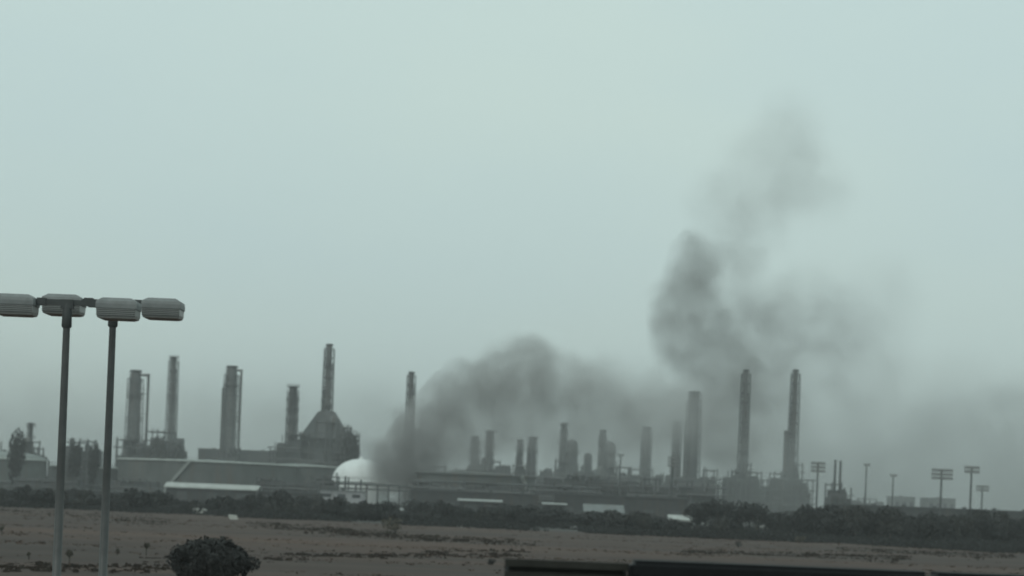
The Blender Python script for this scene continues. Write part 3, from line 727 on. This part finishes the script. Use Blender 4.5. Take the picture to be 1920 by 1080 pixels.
# low undergrowth along the far field edge: uncountable
ub = MB(); ru = random.Random(5)
for _ in range(26000):
    px = ru.uniform(-60, 1980); x0 = P(px, 960, 350).x
    y = field_edge(x0) + ru.uniform(-3, 110) if ru.random() < .9 else field_edge(x0) + ru.uniform(-9, 0)
    x = x0 * y / 350
    d = mn.noise(Vector((x * .07, y * .05, 2)))
    if d < -.22: continue
    h = .2 + 1.2 * max(0, d + .1) + ru.random() * .5
    for _k in range(2):
        z = ru.uniform(.1, h); s = ru.uniform(.15, .42); a = ru.uniform(0, 6.28); dx, dy = math.cos(a) * s, math.sin(a) * s
        cx, cy = x + ru.uniform(-.8, .8), y + ru.uniform(-.8, .8)
        ub.add([(cx - dx, cy - dy, z - s * .4), (cx + dx, cy + dy, z - s * .3), (cx + dx * .6, cy + dy * .6, z + s * .6), (cx - dx * .5, cy - dy * .5, z + s * .7)], [(0, 1, 2, 3)])
tag(ub.build("undergrowth", LEAF), "low dark undergrowth along the far edge of the field", None, None, 'stuff')

# round bush at the bottom of the picture
def near_bush():
    Y = 95.0; c = P(396, 1040, Y); top = P(396, 1006, Y).z; k = m_per_px(Y); wd = 166 * k
    rnd = random.Random(44)
    t = thing("round_bush", (c.x, Y, 0), "large dark round bush at the near edge of the field", "bush")
    tb = MB()
    for q in range(9):
        a = rnd.uniform(0, 6.28); l = wd * rnd.uniform(.1, .36)
        tb.tube((rnd.uniform(-.15, .15), rnd.uniform(-.15, .15), -.1), (math.cos(a) * l, math.sin(a) * l, top * rnd.uniform(.5, .85)), .07, .02, 6)
    tb.build("trunk", BARK, t)
    lobes = [((0, 0, top * .52), (wd * .45, wd * .42, top * .45))]
    for q in range(34):
        a = q * 2.4; e = rnd.uniform(.0, 1.05); d = wd * rnd.uniform(.36, .46) * math.cos(e * 1.3)
        r = rnd.uniform(.22, .55); lobes.append(((math.cos(a) * d, math.sin(a) * d, top * (.48 + .40 * math.sin(e * 1.3))), (r, r, r * .8)))
    crown_mesh("crown", LEAFB, rnd, lobes, 11000, .105).build("crown", LEAFB, t)
near_bush()

def small_plant(name, px, pyb, h_px, w_px, label, cat, seed, stem=True, m=LEAFDRY, group=None):
    Y = GROUND_Y(px, pyb); k = m_per_px(Y); c = P(px, pyb, Y); h = h_px * k; wd = w_px * k; rnd = random.Random(seed)
    t = thing(name, (c.x, Y, 0), label, cat, group)
    hb = h * (.55 if stem else .15)
    tb = MB(); tb.tube((0, 0, -.05), (rnd.uniform(-.05, .05), 0, hb), .05, .035, 6)
    for q in range(4):
        a = rnd.uniform(0, 6.28); tb.tube((0, 0, hb * .9), (math.cos(a) * wd * .3, math.sin(a) * wd * .3, h * rnd.uniform(.7, .95)), .025, .01, 5)
    tb.build("stem" if stem else "trunk", BARK, t)
    lobes = [((rnd.uniform(-.2, .2) * wd, rnd.uniform(-.2, .2) * wd, hb + (h - hb) * rnd.uniform(.35, .7)), (wd * .38, wd * .38, (h - hb) * .42)) for _ in range(4)]
    crown_mesh("crown", m, rnd, lobes, 260, .07 * max(1, wd)).build("crown", m, t)
small_plant("sapling", 274, 1044, 27, 11, "thin bare sapling alone in the field left of the round bush", "sapling", 61, group="saplings in the field")
small_plant("sapling", 129, 1060, 30, 11, "thin sapling between the feet of the two lamp posts", "sapling", 62, group="saplings in the field")
small_plant("sapling", 220, 1043, 14, 6, "tiny stub of a sapling right of the lamp posts", "sapling", 63, group="saplings in the field")
small_plant("sapling", 54, 1052, 17, 6, "tiny sapling left of the lamp posts", "sapling", 64, group="saplings in the field")
small_plant("sapling", 3, 1006, 20, 10, "grey weed stalk at the left end of the field", "sapling", 68, group="saplings in the field")
small_plant("shrub", 1385, 1028, 14, 16, "small dark shrub standing alone below the big tree clump", "shrub", 65, False, LEAFB)
small_plant("shrub", 922, 1062, 15, 20, "small dark shrub left of the ribbed barrier", "shrub", 66, False, LEAFB)
small_plant("shrub", 740, 1004, 34, 48, "brown scrubby bush in the field below the thin pale roofed shed", "shrub", 67, False, LEAFDRY)
small_plant("shrub", 1500, 1020, 16, 26, "brown low bush at the far field edge right of the tree clump", "shrub", 69, False, LEAFDRY)

# pale slabs and stones at the far edge of the field
PALEBLK = mat("pale_block", (.38, .38, .35), .9, .2, 1.0, streak=.4)
def slab(px, py, w_px, h_px, label, seed):
    rnd = random.Random(seed); Y = GROUND_Y(px, py); k = m_per_px(Y); c = P(px, py, Y); W, H = w_px * k, h_px * k
    b = MB(); D = W * .7
    b.add([(-W*.30, -D/2, 0), (W*.5, -D/2, 0), (W*.5, D/2, 0), (-W*.30, D/2, 0), (-W*.5, -D*.3, H), (W*.30, -D*.3, H*.82), (W*.36, D/2, H*.95), (-W*.42, D/2, H*1.08)],
          [(0,3,2,1),(4,5,6,7),(0,1,5,4),(1,2,6,5),(2,3,7,6),(3,0,4,7)])
    o = b.build("leaning_slab", PALEBLK); o.location = (c.x, Y, .02); o.rotation_euler = (0, 0, rnd.uniform(-.2, .2))
    tag(o, label, "slab")
slab(375, 965, 27, 11, "larger pale slab tilted at the far field edge, left of two", 1)
slab(437, 975, 20, 9, "smaller pale slab at the far field edge, right of two", 2)
STONE = mat("pale_stone", (.25, .25, .24), .95, .3, 1.2)
rs = random.Random(9)
STONES = [(848, 986, 13), (868, 990, 9), (978, 988, 12), (1004, 986, 9), (1076, 993, 14), (1196, 998, 12), (1240, 997, 10), (1322, 986, 13), (1334, 990, 10), (1362, 1000, 13), (1378, 1002, 9), (1402, 1003, 11), (1432, 993, 16), (1446, 998, 12), (1468, 1008, 11), (1524, 1012, 12), (1546, 1016, 8), (1578, 1014, 10)]
for q, (px, py, wpx) in enumerate(STONES):
    Y = GROUND_Y(px, py); k = m_per_px(Y); c = P(px, py, Y); r = wpx * k / 2
    bm = bmesh.new(); bmesh.ops.create_icosphere(bm, subdivisions=2, radius=r)
    for v in bm.verts:
        d = 1 + .35 * mn.noise(v.co * (1.3 / r) + Vector((q * 7.1, 0, 0)))
        v.co = Vector((v.co.x * d, v.co.y * d, v.co.z * d * .62))
    me = bpy.data.meshes.new("boulder"); bm.to_mesh(me); bm.free(); me.materials.append(STONE)
    o = bpy.data.objects.new("boulder", me); COL.objects.link(o); o.location = (c.x, Y, r * .35)
    where = "below the middle sheds" if px < 1030 else "below the grey gabled house" if px < 1260 else "below the big dark tree clump" if px < 1480 else "right of the big dark tree clump"
    peers = [p for p in STONES if (p[0] < 1030, p[0] < 1260, p[0] < 1480) == (px < 1030, px < 1260, px < 1480)]
    nth = ["leftmost", "second from left", "third from left", "fourth from left", "fifth from left", "sixth from left", "seventh from left", "eighth from left"][peers.index((px, py, wpx))]
    tag(o, "pale grey boulder, " + nth + " of those " + where, "boulder", "boulders along the far field edge")

# ------------------------------------------------------------------ lamp posts
def lamp_post(Y, pxt, label):
    """twin arm area light: pxt = pixel of the pole under the arms"""
    k = m_per_px(48.0); c = P(pxt, 572, Y); zt = c.z
    t = thing("lamp_post", (c.x, Y, 0), label, "lamp post", "twin headed lamp posts")
    MB().lathe((0, 0, 0), [(.27, -.05), (.27, .5), (.115, .52), (.10, zt * .55), (.083, zt - .05)], 16).build("pole", GALV, t)
    cb = MB(); cb.lathe((0, 0, zt - .55), [(.10, 0), (.125, .04), (.115, .4), (.08, .60)], 14); cb.build("collar", LAMPB, t)
    ab = MB()
    ab.box((0, 0, zt + .06), (1.50, .10, .13)); ab.box((0, 0, zt + .02), (.30, .16, .22))
    for s in (-1, 1): ab.box((s * .62, 0, zt + .06), (.22, .14, .18))
    ab.build("arm", LAMPB, t)
    for s in (-1, 1):
        x0 = s * 1.235; z = zt + .10
        hb = MB()
        # shoebox head: shallow top lid, body that narrows below
        w2, d2 = .49, .34
        def ring(w_, d_, zz): return [(x0 - w_, -d_, zz), (x0 + w_, -d_, zz), (x0 + w_, d_, zz), (x0 - w_, d_, zz)]
        rings = [ring(w2 * .985, d2 * .98, z - .17), ring(w2, d2, z - .15), ring(w2, d2, z - .05), ring(w2 * .97, d2 * .95, z + .02), ring(w2 * .70, d2 * .72, z + .10)]
        vs = [v for r in rings for v in r]
        fs = [(i*4 + j, i*4 + (j+1) % 4, (i+1)*4 + (j+1) % 4, (i+1)*4 + j) for i in range(4) for j in range(4)] + [(3, 2, 1, 0), (16, 17, 18, 19)]
        hb.add(vs, fs)
        ho_ = hb.build("lamp_head", HEADG, t)
        bb = MB(); bw = w2 * .985
        r2 = [ring(w2 * .72, d2 * .7, z - .42), ring(w2 * .90, d2 * .88, z - .39), ring(w2 * .955, d2 * .94, z - .32), ring(w2 * .965, d2 * .95, z - .175)]
        bb.add([v for r in r2 for v in r], [(i*4 + j, i*4 + (j+1) % 4, (i+1)*4 + (j+1) % 4, (i+1)*4 + j) for i in range(3) for j in range(4)] + [(3, 2, 1, 0), (12, 13, 14, 15)])
        bb.build("refractor", LENS, ho_)
        lv = MB()
        for q in range(4): lv.box((x0, -d2 * .96, z - .20 - .045 * q), (.93, .02, .014))
        lv.build("louvre", LAMPB, ho_, 'stuff')
    return t
lamp_post(48.0, 126.5, "twin headed grey lamp post, left one of the two, cut by the picture edge")
lamp_post(49.6, 213.0, "twin headed grey lamp post, right one of the two")

# ------------------------------------------------------------------ roadside barriers at the bottom
BLK = mat("black_parapet", (.012, .013, .014), .6, .3, 3.0)
RIB = mat("ribbed_barrier_grey", (.036, .035, .031), .7, .3, 4.0)
for m_ in (BLK, RIB):
    m_.node_tree.nodes["Principled BSDF"].inputs['Specular IOR Level'].default_value = .12
def barriers():
    Y = 14.0; a, b_, e = P(1180, 1049, Y), P(1930, 1074, Y), P(2300, 1085, Y)
    t = thing("parapet", (a.x, Y, 3.5), "black solid roadside parapet along the bottom right", "parapet")
    L = e.x - a.x; H = a.z - 3.5; n = 2
    for q in range(n):
        x0, x1 = L * q / n + (.01 if q else 0), L * (q + 1) / n - .01
        bm = bmesh.new(); bmesh.ops.create_cube(bm, size=1)
        for v in bm.verts: v.co = Vector(((x0 + x1) / 2 + v.co.x * (x1 - x0), v.co.y * .32, H / 2 + v.co.z * H))
        bmesh.ops.bevel(bm, geom=bm.edges[:], offset=.035, segments=3, affect='EDGES')
        me = bpy.data.meshes.new("panel"); bm.to_mesh(me); bm.free(); me.materials.append(BLK)
        o = bpy.data.objects.new("panel", me); COL.objects.link(o); o.parent = t
    g0, g1 = P(947, 1046, Y), P(1178, 1048, Y)
    t2 = thing("ribbed_barrier", (g0.x, Y, 3.5), "dull grey ribbed barrier left of the black parapet", "barrier")
    L2 = g1.x - g0.x; H2 = g0.z - 3.5
    MB().box((L2 / 2, .06, H2 / 2 - .02), (L2 - .06, .06, H2 - .06)).build("back_plate", RIB, t2)
    for q in range(12):
        z = H2 - .03 - q * .09
        MB().box((L2 / 2, 0, z), (L2, .06, .052)).build("rib", RIB, t2)
    for x in (.04, L2 - .04):
        MB().box((x, .14, H2 / 2 - .03), (.08, .09, H2 - .02)).build("post", STEELD, t2)
barriers()

# ------------------------------------------------------------------ smoke
def smoke(label, puffs, color, dens, warp, nscale, seed, step=.18, voxel=3.5, core=.45):
    """puffs: (px, py, radius px, metres ahead, weight).  One closed hull, density falls off from the puff centres and is broken up by noise."""
    sph = []
    bm = bmesh.new()
    for (px, py, rp, Y, wgt) in puffs:
        c = P(px, py, Y); r = rp * m_per_px(Y); sph.append((c, r, wgt))
        if c.z - r * 1.15 < 1.0: pass
        bmesh.ops.create_icosphere(bm, subdivisions=2, radius=r * 1.12, matrix=Matrix.Translation(c))
    me = bpy.data.meshes.new("smoke"); bm.to_mesh(me); bm.free()
    tmp = bpy.data.objects.new("smoke_hull", me); COL.objects.link(tmp)
    rm = tmp.modifiers.new("r", 'REMESH'); rm.mode = 'VOXEL'; rm.voxel_size = voxel
    dg = bpy.context.evaluated_depsgraph_get(); me2 = bpy.data.meshes.new_from_object(tmp.evaluated_get(dg))
    bpy.data.objects.remove(tmp)
    for v in me2.vertices:
        if v.co.z < .8: v.co.z = .8 + .02 * (v.co.z + 30) / 30
    o = bpy.data.objects.new("smoke", me2); COL.objects.link(o); me2.name = "smoke"
    m, t, v = volume_mat("smoke_" + str(seed), color, 1.0, .1)
    m.cycles.volume_step_rate = step
    N = t.nodes; L = t.links
    tcn = N.new("ShaderNodeTexCoord")
    nz = N.new("ShaderNodeTexNoise"); nz.inputs['Scale'].default_value = nscale; nz.inputs['Detail'].default_value = 5; nz.inputs['Roughness'].default_value = .62; L.new(tcn.outputs['Object'], nz.inputs['Vector'])
    s1 = N.new("ShaderNodeVectorMath"); s1.operation = 'SUBTRACT'; L.new(nz.outputs['Color'], s1.inputs[0]); s1.inputs[1].default_value = (.5, .5, .5)
    s2 = N.new("ShaderNodeVectorMath"); s2.operation = 'SCALE'; L.new(s1.outputs[0], s2.inputs[0]); s2.inputs['Scale'].default_value = warp
    s3 = N.new("ShaderNodeVectorMath"); s3.operation = 'ADD'; L.new(tcn.outputs['Object'], s3.inputs[0]); L.new(s2.outputs[0], s3.inputs[1])
    acc = None
    for (c, r, wgt) in sph:
        d = N.new("ShaderNodeVectorMath"); d.operation = 'DISTANCE'; L.new(s3.outputs[0], d.inputs[0]); d.inputs[1].default_value = c
        mr = N.new("ShaderNodeMapRange"); mr.interpolation_type = 'SMOOTHSTEP'; L.new(d.outputs['Value'], mr.inputs['Value'])
        mr.inputs['From Min'].default_value = r * 1.05; mr.inputs['From Max'].default_value = r * core; mr.inputs['To Min'].default_value = 0; mr.inputs['To Max'].default_value = wgt
        if acc is None: acc = mr.outputs['Result']
        else:
            a = N.new("ShaderNodeMath"); a.operation = 'ADD'; L.new(acc, a.inputs[0]); L.new(mr.outputs['Result'], a.inputs[1]); acc = a.outputs[0]
    cl = N.new("ShaderNodeMath"); cl.operation = 'MINIMUM'; L.new(acc, cl.inputs[0]); cl.inputs[1].default_value = 1.15; acc = cl.outputs[0]
    n2 = N.new("ShaderNodeTexNoise"); n2.inputs['Scale'].default_value = nscale * 3.0; n2.inputs['Detail'].default_value = 5; n2.inputs['Roughness'].default_value = .6
    L.new(s3.outputs[0], n2.inputs['Vector'])
    mr = N.new("ShaderNodeMapRange"); L.new(n2.outputs['Fac'], mr.inputs['Value']); mr.inputs['From Min'].default_value = .34; mr.inputs['From Max'].default_value = .66; mr.inputs['To Min'].default_value = .22; mr.inputs['To Max'].default_value = 1.45
    mu = N.new("ShaderNodeMath"); mu.operation = 'MULTIPLY'; L.new(acc, mu.inputs[0]); L.new(mr.outputs['Result'], mu.inputs[1])
    m2 = N.new("ShaderNodeMath"); m2.operation = 'MULTIPLY'; L.new(mu.outputs[0], m2.inputs[0]); m2.inputs[1].default_value = dens
    L.new(m2.outputs[0], v.inputs['Density'])
    me2.materials.clear(); me2.materials.append(m)
    tag(o, label, None, None, 'stuff')
    return o
YA, YB = 772.0, 985.0
A = [(752, 890, 60, YA - 12, 1.5), (715, 882, 34, YA - 6, .6), (775, 870, 60, YA, .8), (732, 846, 56, YA, 1.1), (764, 812, 58, YA, 1.1), (790, 850, 66, YA, .9), (828, 795, 72, YA + 10, .9), (850, 748, 58, YA + 10, .7),
     (892, 718, 60, YA + 15, .7), (938, 705, 66, YA + 20, .6), (1000, 692, 74, YA + 20, .65), (965, 755, 90, YA + 20, .35), (1060, 725, 80, YA + 25, .4), (1130, 735, 80, YA + 30, .3),
     (900, 790, 85, YA + 15, .32), (1050, 785, 90, YA + 30, .3), (1140, 790, 90, YA + 35, .28), (1215, 765, 85, YA + 40, .26), (865, 840, 70, YA + 10, .6), (700, 850, 36, YA, .35), (1230, 800, 95, YA + 60, .25), (1290, 770, 90, YA + 90, .2), (955, 660, 40, YA + 20, .3), (872, 690, 36, YA + 12, .35)]
B = [(1350, 860, 70, YB, .30), (1375, 800, 76, YB, .45), (1368, 735, 80, YB, .6), (1330, 680, 88, YB, .6), (1282, 642, 70, YB, .65), (1350, 635, 76, YB, .5), (1268, 590, 56, YB, .5), (1312, 556, 78, YB, .55), (1320, 500, 66, YB, .5), (1300, 525, 60, YB, .35),
     (1385, 480, 66, YB, .22), (1405, 560, 90, YB, .2), (1440, 650, 105, YB, .18), (1360, 380, 85, YB, .12), (1450, 320, 120, YB, .10), (1515, 345, 100, YB, .10), (1480, 255, 95, YB, .08), (1580, 590, 100, YB, .12), (1520, 560, 90, YB, .14), (1510, 690, 110, YB, .14), (1420, 430, 85, YB, .15), (1420, 720, 95, YB, .3), (1440, 800, 100, YB, .25), (1250, 655, 42, YB, .4), (1290, 480, 40, YB, .35), (1240, 560, 34, YB, .35), (1345, 800, 90, YB, .35), (1300, 800, 90, YB, .25), (1390, 860, 80, YB, .3), (1330, 740, 80, YB, .3), (1650, 560, 110, YB, .08), (1620, 680, 120, YB, .1), (1400, 610, 80, YB, .25), (1480, 600, 100, YB, .15)]
smoke("dark grey smoke rolling right from beside the white dome", A, (.585, .575, .565), .092, 34, .026, 1, core=.55)
smoke("tall grey smoke plume rising behind the two equal chimneys", B, (.61, .61, .60), .068, 40, .020, 2)
D = [(756, 896, 50, 742, .8), (738, 862, 48, 748, .8), (764, 826, 46, 752, .75), (790, 862, 54, 748, .7), (716, 880, 30, 744, .5), (812, 800, 50, 760, .5), (700, 845, 30, 752, .3), (840, 770, 44, 764, .35), (744, 790, 30, 754, .35), (822, 850, 46, 750, .4)]
smoke("darkest sooty smoke boiling up from the ground right of the white dome", D, (.30, .29, .29), .085, 20, .045, 4, .15, 2.5, .5)
C = []
for q in range(15):
    px = -80 + 150 * q; hy = HY + math.tan(ROLL) * (px - 960); f = .35 + 1.0 * max(0, min(1, (px - 500) / 1300))
    C.append((px, hy - 40 - 25 * (q % 2), 150, 860, .55 * (.6 + .4 * f)))
    C.append((px + 70, hy - 75, 190, 1180, f)); 
C += [(1600, 760, 160, 1150, .35), (1420, 740, 140, 1150, .3), (1780, 800, 160, 1150, .45), (1950, 830, 170, 1150, .5), (1150, 800, 150, 1150, .3)]
smoke("thin grey smoke hanging low through the whole refinery", C, (.62, .63, .625), .0105, 45, .010, 3, .6, 7.0)
